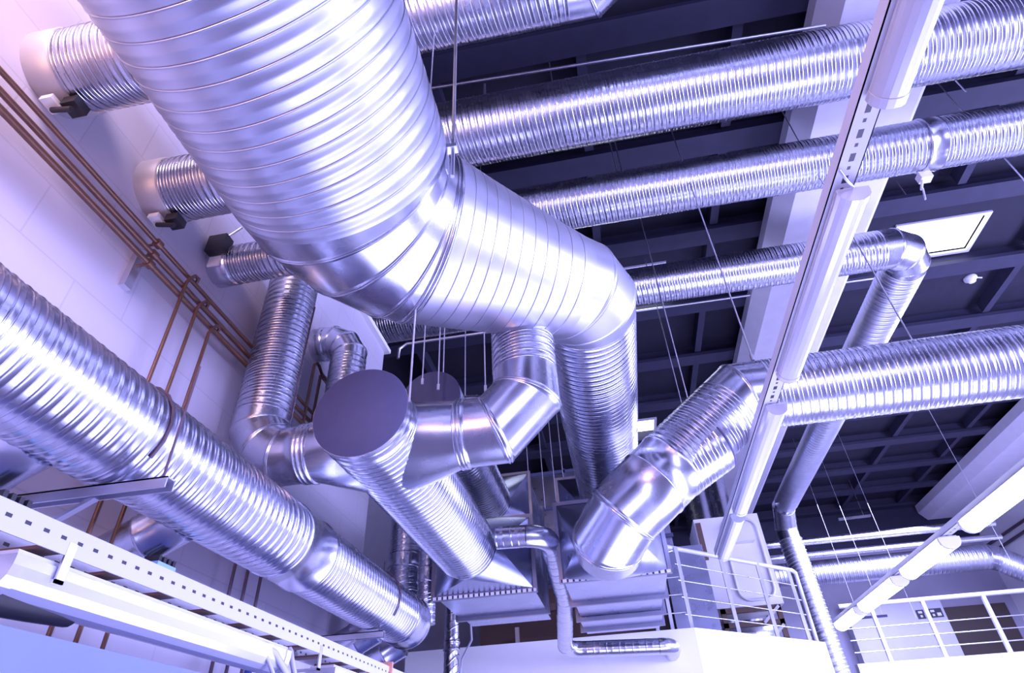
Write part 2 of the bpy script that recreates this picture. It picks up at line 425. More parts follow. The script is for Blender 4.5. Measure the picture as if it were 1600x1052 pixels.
# ------------------------------------------------------------------ ducts under the roof
def cross(label, y, z, r, x0, x1, pitch=.06, coup=(), seg=56):
    t = thing('roof_duct', label, 'duct', (0, y, z))
    cuts = [x0]+list(coup)+[x1]
    for a, b in zip(cuts, cuts[1:]):
        spiral(MB(), (a, y, z), (b, y, z), r, pitch=pitch, h=.0032, seg=seg, prof=BEAD).build('spiral_pipe', GALV, t)
    for c in coup: collar(MB(), (c, y, z), (1, 0, 0), r+.003, .16, seg).build('coupling', SMOOTH, t)
    return t
t0 = thing('roof_duct', 'silver roof duct with elbow at the top edge, beside the big duct', 'duct', (0, 2.02, 4.78))
eb = MB(); a0, a1 = gores(eb, (.42, 2.02, 4.78), (1, 0, 0), (.8, -.6, 0), .4, 1, .27)
spiral(MB(), (-3.5, 2.02, 4.78), a0, .27, pitch=.065, h=.0032, prof=BEAD).build('spiral_pipe', GALV, t0)
eb.build('elbow', SMOOTH, t0)
spiral(MB(), a1, a1+V((.8, -.6, 0))*3, .27, pitch=.065, h=.003, prof=BEAD).build('spiral_pipe', GALV, t0)
cross('wide spiral roof duct, uppermost of those crossing behind the slotted lamp rail', 3.113, 4.78, .30, -4, 9.3, .064)
cross('slimmer spiral roof duct with a bright coupling, second down behind the lamp rail', 3.92, 4.50, .232, -4, 9.3, .056, (at(1478, 240, Y=3.8).x,))
g = thing('roof_duct', 'spiral roof duct that elbows beside the rooflight and runs off to the far hall', 'duct', (0, 5.444, 4.63))
r3 = .226
eb = MB(); a0, a1 = gores(eb, (3.84, 5.444, 4.63), (1, 0, 0), (0, 1, 0), .36, 3, r3, lip=.006)
spiral(MB(), (-4, 5.444, 4.63), a0, r3, pitch=.062, h=.0032, prof=BEAD, seg=48).build('spiral_pipe', GALV, g)
eb.build('elbow', SMOOTH, g)
eb = MB(); b0, b1 = gores(eb, (3.86, 13.9, 4.62), (0, 1, 0), (.02, .0, -1), .62, 2, r3, lip=.012)
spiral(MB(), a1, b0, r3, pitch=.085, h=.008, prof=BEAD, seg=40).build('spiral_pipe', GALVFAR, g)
eb.build('elbow', SMOOTH, g)
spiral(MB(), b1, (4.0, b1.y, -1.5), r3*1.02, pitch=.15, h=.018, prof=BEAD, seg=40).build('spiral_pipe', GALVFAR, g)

# ------------------------------------------------------------------ branch duct on the right, into the right-hand plenum
EY, EZ, ER = 3.865, 2.128, .242
e = thing('branch_duct', 'bright spiral duct from the right, elbowing down into the plenum beside the railing', 'duct', (1.07, EY, EZ))
d2 = V((-.06, .97, -.16)).normalized(); cE = at(951, 858, Y=4.06)-d2*.27; d1 = (cE-V((1.05, EY, EZ))).normalized()
eb = MB(); a0, a1 = gores(eb, (1.05, EY, EZ), (-1, 0, 0), d1, .40, 1, ER, seg=64)
spiral(MB(), (9.3, EY, EZ), a0, ER, pitch=.058, h=.0032, seg=64, prof=BEAD).build('spiral_pipe', GALV, e)
eb.build('elbow', SMOOTH, e)
eb = MB(); b0, b1 = gores(eb, cE, d1, d2, .27, 2, .238, .225, seg=64)
mid = a1.lerp(b0, .60)
spiral(MB(), a1, mid, ER, pitch=.05, h=.003, seg=64).build('spiral_pipe', GALV, e)
mb = MB(); L = (b0-mid).length
mb.disc_stack(mid, d1, [(0, ER), (.01, ER+.007), (.03, ER+.007), (.04, ER), (L*.5, ER-.002), (L*.5+.003, ER+.004), (L*.5+.014, ER+.004), (L*.5+.017, ER-.002), (L, .238)], 64)
mb.build('smooth_pipe', SMOOTH, e); eb.build('elbow', SMOOTH, e)
sc = mid+d1*.10; sx = V((.93, -.03, .40)).normalized()
spiral(MB(), sc, sc+sx*.42, .232, .19, pitch=.05, h=.003, seg=48).build('branch_stub', GALV, e)
MB().disc_stack(sc+sx*.42, sx, [(0, .19), (.008, .194), (.014, .19), (.014, .001)], 48).build('stub_cap', DULL, e)
BRX = (-.36, .36); BRZ = (1.135, 1.66); BRY = 4.32
tr = MB(); square_to_round(tr, b1, d2, .225, (BRX[0], BRZ[0]), (BRX[1], BRZ[1]), BRY); tr.build('square_to_round', SHEET, e)

BOLTS = slotted('bolt_strip', (.75, .75, .82), 0, 2, -.016, .02, .042, ((.0, .014, .02),))
def plenum(label, x, z, y0, y1, secs, slots=True, dz=0):
    t = thing('plenum_box', label, 'duct', (sum(x)/2, y0, z[0]))
    n = len(secs)-1
    for i in range(n):
        a, b = y0+(y1-y0)*secs[i], y0+(y1-y0)*secs[i+1]; sh = .012*(i % 2)
        MB().box((x[0]+sh, a+.02, z[0]+sh), (x[1]-sh, b-.005, z[1]-sh)).build('duct_section', SHEET, t)
        flange(MB(), (x[0], z[0]), (x[1], z[1]), a-.005, .028, .035).build('flange', FLANGE, t)
    if slots:
        MB().box((x[0]-.02, y0-.008, z[0]-.026), (x[1]+.02, y0-.004, z[0]-.006)).build('bolt_strip', BOLTS, t)
    return t
plenum('rectangular metal plenum fed by the bright right-hand branch duct, beside the railing', BRX, BRZ, BRY, 6.4, (0, .34, .62, .84, 1))

KS = 1.1
# ------------------------------------------------------------------ capped collector ducts and their feeders
NX, NZ, NR = -.985, 1.325, .212
def tee(mb, xc, xe, y, z, rb, yw, zr, seg=40):
    """smooth shoe tee from a round collar at x=xc to a stretched oval inside the collector at x=xe"""
    rings = []
    for k in range(9):
        t = k/8; x = xc+(xe-xc)*t
        a = rb+(yw-rb)*t; b = rb+(zr-rb)*t; sy = (yw-rb)*.55*t
        rings.append([(x, y+sy+a*math.cos(2*PI*j/seg), z+b*math.sin(2*PI*j/seg)) for j in range(seg)])
    mb.loft(rings, (False, False)); return mb
n1 = thing('collector_duct', 'spiral collector duct with a large grey end cap, running down to the left plenum', 'duct', (NX, 2.1, NZ))
MB().disc_stack((NX, 2.10, NZ), (0, -1, 0), [(-.11, NR), (-.105, NR+.005), (-.09, NR+.005), (-.085, NR+.001), (-.055, NR+.001), (-.05, NR+.004), (-.04, NR+.001), (-.01, NR+.001), (-.004, NR+.004), (0, NR+.004)], 72).build('cap_rim', GALV, n1)
MB().disc_stack((NX, 2.10, NZ), (0, -1, 0), [(0, NR+.003), (.004, NR), (.004, .001)], 72).build('end_cap', DULL, n1)
spiral(MB(), (NX, 2.20, NZ), (NX, 4.02, NZ), NR, pitch=.042, h=.0028, seg=64).build('spiral_pipe', GALV, n1)
TY = 2.42
tee(MB(), -.62, NX+.04, TY, NZ, .160, .30, .203).build('tee', SMOOTH, n1)
tee(MB(), -1.33, NX-.04, TY, NZ, .142, .28, .203).build('tee', SMOOTH, n1)
LBX = (-1.285, -.575); LBZ = (1.10, 1.60); LBY = 4.33
tr = MB(); square_to_round(tr, (NX, 4.02, NZ), (0, 1, 0), NR, (LBX[0], LBZ[0]), (LBX[1], LBZ[1]), LBY); tr.build('square_to_round', SHEET, n1)
plenum('rectangular metal plenum under the capped collector duct, above the white parapet', LBX, LBZ, LBY, 5.45, (0, .62, 1))

p1 = thing('feeder_duct', 'dark spiral drop duct left of the capped collector, elbowing into it', 'duct', (-1.665, TY, 2.0))
eb = MB(); a0, a1 = gores(eb, (-1.662, TY, NZ), (0, 0, -1), (1, 0, 0), .225, 3, .139, seg=48)
spiral(MB(), (-1.662, TY, 2.5), a0, .138, pitch=.037, h=.0025).build('spiral_pipe', GALV, p1); eb.build('elbow', SMOOTH, p1)
mb = MB(); L = -1.33-a1.x
mb.disc_stack(a1, (1, 0, 0), [(0, .139), (L*.4, .139), (L*.45, .147), (L*.52, .147), (L*.57, .141), (L*.63, .147), (L*.7, .147), (L*.75, .141), (L*.9, .15), (L, .15), (L+.005, .14)], 48); mb.build('coupling', SMOOTH, p1)
q1 = thing('feeder_duct', 'shiny drop duct under the big duct, sweeping left into the capped collector', 'duct', (-.30, TY, 1.9))
eb = MB(); a0, a1 = gores(eb, (-.295, TY, NZ), (0, 0, -1), (-1, 0, 0), .27, 2, .159, seg=48)
spiral(MB(), (-.295, TY, 2.12), a0, .158, pitch=.037, h=.0025).build('spiral_pipe', GALV, q1); eb.build('elbow', SMOOTH, q1)
mb = MB(); L = a1.x+.62
mb.disc_stack(a1, (-1, 0, 0), [(0, .159), (L*.25, .159), (L*.3, .166), (L*.4, .166), (L*.45, .160), (L*.55, .166), (L*.65, .166), (L*.7, .160), (L*.9, .168), (L, .168), (L+.005, .155)], 48); mb.build('coupling', SMOOTH, q1)

n2 = thing('collector_duct', 'second capped collector duct, higher up and behind the first grey cap', 'duct', (-1.06, 3.3, 2.12))
NX2, NZ2 = -1.05, 2.12
MB().disc_stack((NX2, 3.30, NZ2), (0, -1, 0), [(0, .203), (.004, .2), (.004, .001)], 56).build('end_cap', DULL, n2)
spiral(MB(), (NX2, 3.3, NZ2), (NX2, 5.2, NZ2), .20, pitch=.042, h=.0028, seg=48).build('spiral_pipe', GALV, n2)
tee(MB(), -.70, NX2+.04, 3.65, NZ2, .15, .30, .19).build('tee', SMOOTH, n2)
CB = (-1.42, -.725); CZ = (2.03, 2.50); CY = 5.55
tr = MB(); square_to_round(tr, (NX2, 5.2, NZ2), (0, 1, 0), .2, (CB[0], CZ[0]), (CB[1], CZ[1]), CY); tr.build('square_to_round', SHEET, n2)
plenum('upper rectangular plenum behind the second collector duct', CB, CZ, CY, 7.5, (0, .5, 1), slots=False)
p2 = thing('feeder_duct', 'smaller elbow duct from the white wall, dropping behind the grey end cap', 'duct', (-1.6, 3.0, 2.4))
hx = at(547, 545, Y=3.1)
eb = MB(); a0, a1 = gores(eb, (hx.x, 3.1, hx.z+.07), (1, 0, 0), (0, 0, -1), .17, 3, .118, seg=40)
MB().disc_stack((WX, 3.1, hx.z+.07), (1, 0, 0), [(0, .118), ((a0.x-WX)*.6, .118), ((a0.x-WX)*.62, .124), (a0.x-WX-.01, .124), (a0.x-WX, .118)], 40).build('smooth_pipe', SMOOTH, p2)
eb.build('elbow', SMOOTH, p2); spiral(MB(), a1, (a1.x, 3.1, 1.62), .118, pitch=.05, h=.0025, seg=40).build('spiral_pipe', GALV, p2)
q2 = thing('feeder_duct', 'dark elbow duct half hidden behind the shiny drop duct', 'duct', (-.3, 3.65, 2.3))
eb = MB(); a0, a1 = gores(eb, (-.41, 3.65, NZ2), (0, 0, -1), (-1, 0, 0), .26, 2, .15, seg=40)
spiral(MB(), (-.41, 3.65, 3.1), a0, .149, pitch=.05, h=.0025, seg=40).build('spiral_pipe', GALV, q2); eb.build('elbow', SMOOTH, q2)
MB().disc_stack(a1, (-1, 0, 0), [(0, .15), (a1.x+.72, .15)], 40).build('coupling', SMOOTH, q2)

KS = 1.0
plenum('rectangular plenum high at the far end of the big duct', (-.50, .55), (2.24, 2.80), 6.5, 8.2, (0, .5, 1), slots=False)
# slim duct from the collector end, down and over the parapet
s = thing('slim_duct', 'slim silver duct curving off the collector, down and along the white parapet', 'duct', (-.7, 4.0, 1.3))
P = [at(776, 841, Y=4.22), at(856, 836, Y=4.22), at(882, 935, Y=5.5), at(884, 1017, Y=7.15), at(1052, 1012, Y=7.2)]
P[3].y = 7.1; rS = .078
def arc(C, ua, ub, Rb, n=10):
    th = ua.angle(ub); T = Rb*math.tan(th/2); ax = ua.cross(ub).normalized(); st = C-ua*T; O = st+ax.cross(ua)*Rb
    return [O+(Matrix.Rotation(th*i/n, 3, ax) @ (st-O)) for i in range(n+1)]
def run(root, pts, r, Rb, k, pitch, seg=32):
    cur = pts[0]
    for i in range(1, len(pts)-1):
        ua = (pts[i]-pts[i-1]).normalized(); ub = (pts[i+1]-pts[i]).normalized()
        ar = arc(pts[i], ua, ub, Rb)
        spiral(MB(), cur, ar[0], r, pitch=pitch, h=.0014, seg=seg, tilt=.12).build('spiral_pipe', SMOOTH, root)
        MB().tube(ar, r+.002, seg).build('elbow', SMOOTH, root); cur = ar[-1]
    spiral(MB(), cur, pts[-1], r, pitch=pitch, h=.0014, seg=seg, tilt=.12).build('spiral_pipe', SMOOTH, root)
P4 = P[4]; P4.y = 7.1
P5 = P4+V((.0, .48, 0))
run(s, [P[0], P[1], P[2], P[3], P4, P5], rS, .15, 4, .14)

KS = 1.1
# ------------------------------------------------------------------ lower left duct with its wall branches
LX, LZ, LR = -1.48, .949, .168
l = thing('wall_duct', 'long dark-bottomed spiral duct low along the left wall with a bright smooth collar', 'duct', (LX, 0, LZ))
spiral(MB(), (LX, -.4, LZ), (LX, 2.46, LZ), LR, pitch=.044, h=.0028, seg=64).build('spiral_pipe', GALV, l)
MB().disc_stack((LX, 2.46, LZ), (0, 1, 0), [(0, LR), (.006, LR+.006), (.02, LR+.006), (.026, LR+.001), (.26, LR+.001), (.266, LR+.006), (.28, LR+.006), (.286, LR)], 64).build('smooth_collar', SMOOTH, l)
spiral(MB(), (LX, 2.745, LZ), (LX, 4.10, LZ), LR*.985, pitch=.04, h=.0025, seg=64).build('spiral_pipe', GALV, l)
MB().disc_stack((LX, 4.10, LZ), (0, 1, 0), [(0, LR), (.02, LR+.005), (.05, LR), (.08, LR+.005), (.11, LR), (.2, LR), (.21, LR+.006), (.225, LR+.006), (.23, LR-.01), (.23, .001)], 64).build('end_collar', SMOOTH, l)
def lbranch(px, py, r, n, dirv=(-.9, 0, -.42)):
    c = at(px, py, X=LX-.03); c = V((LX-.02, c.y, LZ-.06)); d = V(dirv).normalized()
    mb = MB(); q = c+d*.52
    mb.disc_stack(c+d*.08, d, [(0, r), (.12, r), (.125, r+.004), (.14, r+.004), (.145, r), (.30, r), (.305, r+.004), (.32, r+.004), (.325, r), (.44, r)], 40)
    return mb
for i, (px, py, r) in enumerate(((80, 702, .088), (302, 828, .090), (600, 985, .098), (640, 1012, .098))):
    lbranch(px, py, r, i).build('branch_pipe', SMOOTH, l)
# wall brackets and hanger rods carrying it
def arm(px, py, label, x1=-1.28):
    c = at(px, py, Z=LZ-LR-.03)
    t = thing('wall_bracket', label, 'bracket', (WX, c.y, c.z))
    b = MB(); w = .038
    b.box((WX, c.y-w/2, c.z+.012), (c.x, c.y+w/2, c.z+.017)); b.box((WX, c.y-w/2, c.z-.017), (c.x, c.y-w/2+.004, c.z+.017)); b.box((WX, c.y+w/2-.004, c.z-.017), (c.x, c.y+w/2, c.z+.017))
    b.build('arm', ZINC, t)
    MB().bar((WX+.02, c.y, c.z-.20), (WX+(c.x-WX)*.62, c.y, c.z-.015), .02, .012).build('brace', ZINC, t)
    MB().tube([(c.x-.03, c.y, c.z), (c.x-.03, c.y, c.z+.42)], .004, 8).build('hanger_rod', DARKPIPE, t)
    ring = MB(); e = []
    for k in range(13):
        a = -.2*PI+k/12*1.3*PI; e.append((LX+math.cos(a)*(LR+.008), c.y, LZ+math.sin(a)*(LR+.008)))
    ring.tube(e, .005, 8).build('pipe_clamp', DARKPIPE, t)
arm(266, 756, 'slotted steel bracket under the low wall duct, nearest the corner of view')
arm(600, 991, 'steel bracket arm with brace under the far end of the low wall duct')

# copper pipes along the wall with drops
COPY = [(1.985, 'upper'), (1.915, 'middle'), (1.845, 'lower')]
cx = WX+.085
for i, ((px, py), word) in enumerate(zip(((0, 109.5), (0, 142), (0, 170)), ('upper', 'middle', 'lower'))):
    c = at(px, py, X=cx); z = c.z; r = (.0105, .0125, .0135)[i]
    t = thing('copper_pipe', word+' of the three brown copper pipes running along the white wall', 'pipe', (cx, 0, z))
    MB().tube([(cx, -1.5, z), (cx, 4.0-.1*i, z)], r, 14).build('pipe_run', COPPER, t)
    # drop that leaves the run and goes down the wall
    tp = at(*((296, 432), (312, 472), (329, 513))[i], X=cx)
    d = MB(); y = tp.y; pts = [(cx, y+.05, z), (cx+.02, y+.035, z+.02), (cx+.022, y+.01, z+.015), (cx+.02, y-.012, z-.02), (cx+.015, y-.018, z-.05), (cx+.005, y-.018, -.4)]
    d.tube(pts, .008, 10).build('drop_pipe', COPPER if i < 3 else DARKPIPE, t)
    for zz in (1.18, .62, .25):
        cl = MB(); cl.disc_stack((cx+.006, y-.018, zz), (0, 0, 1), [(-.012, .014), (.012, .014)], 12); cl.tube([(WX, y-.05, zz), (cx, y-.018, zz)], .005, 8)
        cl.build('pipe_clip', DARKPIPE, t)
# fixing rail for the three pipes
br = at(233, 413, X=cx)
t = thing('pipe_rail', 'short slotted rail clamping the three copper pipes to the wall', 'bracket', (WX, br.y, br.z))
MB().box((WX, br.y-.02, br.z-.12), (WX+.03, br.y+.02, br.z+.09)).build('rail', ZINC, t)
for px, py in ((0, 109.5), (0, 142), (0, 170)):
    z = at(px, py, X=cx).z; cl = MB()
    cl.disc_stack((cx, br.y, z), (0, 1, 0), [(-.014, .02), (.014, .02)], 16); cl.tube([(WX+.02, br.y, z), (cx, br.y, z)], .006, 8); cl.build('clamp', COPPER, t)
# further groups of drop pipes along the low wall
for i, (px, py) in enumerate(((366, 890), (386, 900), (406, 910))):
    c = at(px, py, X=cx)
    t = thing('drop_pipe', ('first', 'second', 'third')[i]+' of three dark pipes dropping down the wall below the smooth duct collar', 'pipe', (cx, c.y, .2), 'dark drop pipes below the duct collar')
    MB().tube([(cx, c.y, 1.15), (cx, c.y, -.7)], .008, 10).build('pipe_run', DARKPIPE, t)
    for zz in (.60, .36):
        q = MB(); q.disc_stack((cx, c.y, zz), (0, 0, 1), [(-.012, .014), (.012, .014)], 12); q.tube([(WX, c.y-.03, zz), (cx, c.y, zz)], .005, 8); q.build('pipe_clip', DARKPIPE, t)
# copper bends by the end of the wall
t = thing('copper_bend', 'pair of brown copper pipe bends on the wall behind the grey end cap', 'pipe', (cx, 3, 2))
for k, (px, py) in enumerate(((497, 570), (506, 588))):
    c = at(px, py, X=cx); y, z = c.y, c.z
    MB().tube([(cx, y-.05, z-.55), (cx, y-.045, z-.03), (cx, y-.02, z), (cx, y+.02, z), (cx, y+.10, z-.05), (cx, y+.9, z-.06)], .010, 12).build('pipe_run', COPPER, t)

KS = 1.0
# ------------------------------------------------------------------ lamp rails
def lamp(name_label, x, z, y0, y1, w, hgt, lit, grp):
    t = thing('strip_light', name_label, 'lamp', (x, (y0+y1)/2, z), grp)
    mb = MB(); prof = []
    for k in range(9):
        a = PI+PI*k/8; prof.append((x+w/2*math.cos(a)*1.0, z-hgt*.25+hgt*.75*math.sin(a)*.9))
    prof = [(x-w/2, z)]+prof+[(x+w/2, z)]
    mb.loft([[(a, y, b) for a, b in prof] for y in (y0+.03, y1-.03)], smooth=False)
    mb.build('diffuser', LITE if lit else DIFF, t)
    for ya, yb in ((y0, y0+.035), (y1-.035, y1)):
        c = MB(); pr = [(x+(a-x)*1.04, z+(b-z)*1.04) for a, b in prof]
        c.loft([[(a, y, b) for a, b in pr] for y in (ya, yb)], smooth=False); c.build('end_cap', DIFF if not lit else CREAM, t)
    MB().box((x-w*.42, y0+.01, z-.012), (x+w*.42, y1-.01, z+.012)).build('tray', RAILP, t)
    if not lit:
        for dx in (-.2, .2): MB().tube([(x+dx*w, y0+.05, z-.04), (x+dx*w, y1-.05, z-.04)], .012, 12).build('fluorescent_tube', WHITE, t)
    return t
def rail(label, x, z, w, h, y0, y1, gaps, slot=.05):
    t = thing('lamp_rail', label, 'rail', (x, y0, z))
    b = MB(); b.box((x-w/2, y0, z), (x+w/2, y1, z+.004)); b.box((x-w/2, y0, z), (x-w/2+.004, y1, z+h)); b.box((x+w/2-.004, y0, z), (x+w/2, y1, z+h))
    b.build('channel', RAILSLOT, t)
    return t
RAILSLOT = slotted('slotted_white_rail', (.60, .60, .68), 1, 0, 0, .01, .10, ((.005, .036, .010), (.062, .016, .006)))
TRAYSLOT = slotted('slotted_white_tray', (.52, .52, .60), 1, 2, .004, .006, .055, ((.01, .018, .0045),))
HS = 1.75; RX = 1.058
rail('white slotted lamp rail running away in front of the roof ducts', RX, HS, .085, .055, -.6, 6.35, ((1.29, 1.66), (2.96, 3.28), (5.02, 5.16)))
GL = 'unlit strip lights under the slotted rail'
LL = [(-.1, 1.28, 'unlit strip light under the rail, cut off by the top of view'), (1.66, 2.95, 'unlit frosted strip light beneath the rail, crossing the slim roof ducts'),
      (3.30, 5.02, 'unlit frosted strip light beneath the rail, below the bright branch duct'), (5.16, 6.28, 'unlit strip light at the far end of the rail, above the white railing')]
for a, b, lb in LL: lamp(lb, RX+.03, HS-.012, a, b, .115, .075, False, GL)
# brackets joining the rail
cl = thing('rail_clip', 'small wire clip on the slotted rail between two strip lights', 'clip', (RX, 1.62, HS))
MB().tube([(RX-.035, 1.57, HS-.005), (RX-.01, 1.60, HS-.04), (RX+.03, 1.65, HS-.02)], .005, 8).build('wire', ZINC, cl)
RX2 = 3.27
rail('second lamp rail, bearing the glowing strip lights at right', RX2, HS+.02, .10, .06, 3.4, 10.7, ((6.1, 6.45), (7.68, 7.9), (9.37, 9.47)))
GL2 = 'glowing strip lights on the far rail'
for a, b, lb in ((4.55, 6.05, 'glowing strip light at the right edge, largest of the lit row'), (6.50, 7.66, 'glowing strip light second in the lit row, crossing the far duct'),
                 (7.93, 9.34, 'glowing strip light third in the lit row, in front of the door panel'), (9.50, 10.6, 'smallest glowing strip light, last in the lit row by the white drop duct')):
    lamp(lb, RX2, HS, a, b, .19, .12, True, GL2)
KS = 1.1
# low tray at left with its lamp
TX, TZ = -1.29, .50
t = thing('cable_tray', 'white perforated cable tray running low along the wall beneath the wall duct', 'tray', (TX, 0, TZ))
b = MB(); b.box((TX+.05, .4, TZ-.03), (TX+.054, 4.2, TZ+.032)); b.box((TX-.10, .4, TZ-.03), (TX-.096, 4.2, TZ+.032)); b.build('side_rail', TRAYSLOT, t)
for k in range(18): y = .5+.21*k; MB().box((TX-.10, y, TZ-.03), (TX+.05, y+.05, TZ-.022)).build('rung', BROWN, t)
lamp('large clear strip light hanging below the cable tray at lower left', TX-.02, TZ-.055, 1.08, 2.32, .13, .085, False, 'strip lights under the cable tray')
lamp('second clear strip light below the cable tray, beside the hanging cables', TX-.02, TZ-.055, 2.72, 3.75, .13, .085, False, 'strip lights under the cable tray')
for i, (y, lb) in enumerate(((1.20, 'angled steel clip holding the near end of the clear strip light'), (2.55, 'steel hanger between the two clear strip lights'))):
    c = thing('lamp_hanger', lb, 'bracket', (TX, y, TZ))
    MB().box((TX-.06, y-.012, TZ-.09), (TX+.055, y+.012, TZ-.082)).build('plate', ZINC, c); MB().box((TX+.05, y-.012, TZ-.09), (TX+.055, y+.012, TZ)).build('strap', ZINC, c)
# black flexible hose and trunking at the lower left edge
hs = MB(); hs.tube([at(-60, 925, X=-1.30), at(-10, 938, X=-1.31), at(50, 950, X=-1.32), at(108, 960, X=-1.33)], .030, 14)
tag(hs.build('black_hose', BLACK), 'black foam wrapped hose at the left edge beside the clear strip light', 'hose')
tk = MB(); p = at(0, 1000, X=-1.25); tk.box((-1.50, .3, p.z-.075), (-1.22, 5.2, p.z+.018))
tag(tk.build('trunking', DUCTWHITE), 'pale blue trunking along the bottom left edge', 'trunking')
# grey cables
for i, (a, b, c, lb) in enumerate((((398, 1002), (430, 1022), (452, 1060), 'thick grey cable curling down from the strip light end'), ((402, 1006), (420, 1035), (430, 1062), 'thin grey cable beside the thicker one at the strip light end'), ((452, 1014), (456, 1032), (462, 1064), 'short grey cable hanging straight below the tray'))):
    m_ = MB(); m_.tube([at(*a, X=-1.27), (at(*a, X=-1.27)+at(*b, X=-1.25))/2+V((0, 0, .008)), at(*b, X=-1.25), at(*c, X=-1.24)], (.012, .007, .010)[i], 10)
    tag(m_.build('cable', GREYC), lb, 'cable')
v = thing('blue_valve', 'dark blue valve beside the grey cables under the tray', 'valve', at(392, 1026, X=-1.6))
c = at(392, 1026, X=-1.6); MB().tube([c+V((0, 0, -.4)), c, c+V((.03, .09, .03))], .016, 12).build('body', BLUEV, v); MB().disc_stack(c+V((.02, .06, .02)), (0, 1, .2), [(-.02, .03), (.02, .03)], 16).build('cap', BLUEV, v)
for px, py, lb, wx in ((243, 893, 'small pale blue device with black ribs under the low wall duct branch', .07), (2, 800, 'pale blue switch box at the left edge above the tray', .06)):
    c = at(px, py, X=-1.62); d = thing('control_box', lb, 'control box', c)
    MB().box((c.x-.02, c.y-.05, c.z-.035), (c.x+.04, c.y+.05, c.z+.02)).build('housing', PALEBLUE, d)
    f = MB()
    for k in range(4): f.box((c.x-.02, c.y-.05+.026*k, c.z+.02), (c.x+.04, c.y-.036+.026*k, c.z+.04))
    f.build('terminal_ribs', BLACK, d)
c = at(590, 1046, X=-1.3); op = thing('orange_bracket', 'orange end plate on the far end of the cable tray', 'plate', c)
MB().box((c.x-.06, c.y, c.z-.03), (c.x+.08, c.y+.012, c.z+.03)).build('plate', ORANGE, op)

KS = 1.0
# ------------------------------------------------------------------ vertical ducts and pipes behind the plenum
for px, py, Y, r, lb, dirx in ((632, 870, 5.1, .135, 'shadowed blue vertical duct between the wall end and the collector', 0), (668, 890, 4.9, .075, 'short dark ringed vertical duct left of the plenum flange', 0)):
    c = at(px, py, Y=Y); t = thing('riser_duct', lb, 'duct', c)
    spiral(MB(), (c.x, Y, c.z-.42), (c.x, Y, c.z+1.6), r, pitch=.05, h=.0025, seg=40).build('spiral_pipe', GALV, t)
    collar(MB(), (c.x, Y, c.z-.05), (0, 0, 1), r, .12, 40).build('coupling', SMOOTH, t)
c = at(706, 985, Y=6.9); t = thing('riser_duct', 'narrow silver vertical pipe in front of the parapet at the plenum corner', 'duct', c)
spiral(MB(), (c.x, 6.9, -1.5), (c.x, 6.9, c.z+.3), .082, pitch=.16, h=.0025, seg=32).build('spiral_pipe', SMOOTH, t)
collar(MB(), (c.x, 6.9, c.z-.16), (0, 0, 1), .082, .10, 32).build('coupling', SMOOTH, t)
cb = MB(); cb.tube([at(735, 968, Y=6.6), at(737, 1000, Y=6.7), at(722, 1030, Y=6.9), at(717, 1070, Y=7)], .012, 8)
tag(cb.build('cable', GREYC), 'thin grey cable hanging beside the narrow vertical pipe', 'cable')
un = thing('support_frame', 'dark steel frame beneath the left plenum above the parapet', 'frame', (-1.2, 7, 1.3))
MB().box((-1.75, 7.9, 1.72), (-.25, 8.0, 1.80)).build('crossbar', BROWN, un); MB().box((-1.75, 8.3, 1.42), (-.1, 8.4, 1.50)).build('crossbar', BROWN, un)
MB().box((-1.36, 8.2, 1.2), (-1.31, 8.25, 1.62)).build('post', ZINC, un)
# big air handling unit behind
ah = thing('air_handler', 'large sheet metal air handler casing in the shadow behind the collector ducts', 'air handler', (-1.0, 9, 1.1))
MB().box((-2.0, 9.0, 2.25), (.9, 11.5, 4.05)).build('casing', SHEET, ah)
MB().box((-2.0, 9.02, .85), (.9, 11.4, 2.25)).build('plinth', BROWN, ah)  # dark block added as painted shade for the recess under the casing
rr = MB()
for z in (2.3, 2.8, 3.4, 3.98): rr.box((-2.02, 8.96, z), (.92, 9.0, z+.05))
for x in (-1.3, -.6, .1, .7): rr.box((x, 8.96, 2.25), (x+.04, 9.0, 4.05))
rr.build('casing_ribs', DULL, ah)

# ------------------------------------------------------------------ railing, cabinet and stand on the platform
def seg_pt(t): return V((A1[0]+(A2[0]-A1[0])*t, A1[1]+(A2[1]-A1[1])*t, PZ))
rl = thing('railing', 'white steel railing with thin wires along the angled parapet', 'railing', (.8, 7.6, PZ))
nrm = V((-.69, .72, 0))*.10
RH = .94
for t_ in (.03, .36, .66, .93):
    p = seg_pt(t_)+nrm; MB().box((p.x-.022, p.y-.022, PZ-.35), (p.x+.022, p.y+.022, PZ+RH)).build('post', RAILP, rl)
a, b = seg_pt(0)+nrm, seg_pt(.97)+nrm
MB().tube([a+V((-.06, 0, RH)), b+V((0, 0, RH)), b+V((.05, .05, RH-.03)), b+V((.05, .08, 0))], .028, 14).build('top_rail', RAILP, rl)
for k in range(4): MB().tube([a+V((0, 0, .16+.19*k)), b+V((0, 0, .16+.19*k))], .007, 8).build('rail_wire', STEEL, rl)
a2 = V((.62, 7.72, PZ))
for x in (.38, .55): MB().box((x, 7.75, PZ-.2), (x+.04, 7.79, PZ+.75)).build('post', RAILP, rl)
MB().tube([a2+V((-.5, .05, RH-.1)), a2+V((.15, .05, RH-.02))], .024, 12).build('side_rail', STEEL, rl)
for k in range(3): MB().tube([a2+V((-.5, .05, .2+.2*k)), a2+V((.2, .05, .2+.2*k))], .007, 8).build('rail_wire', STEEL, rl)

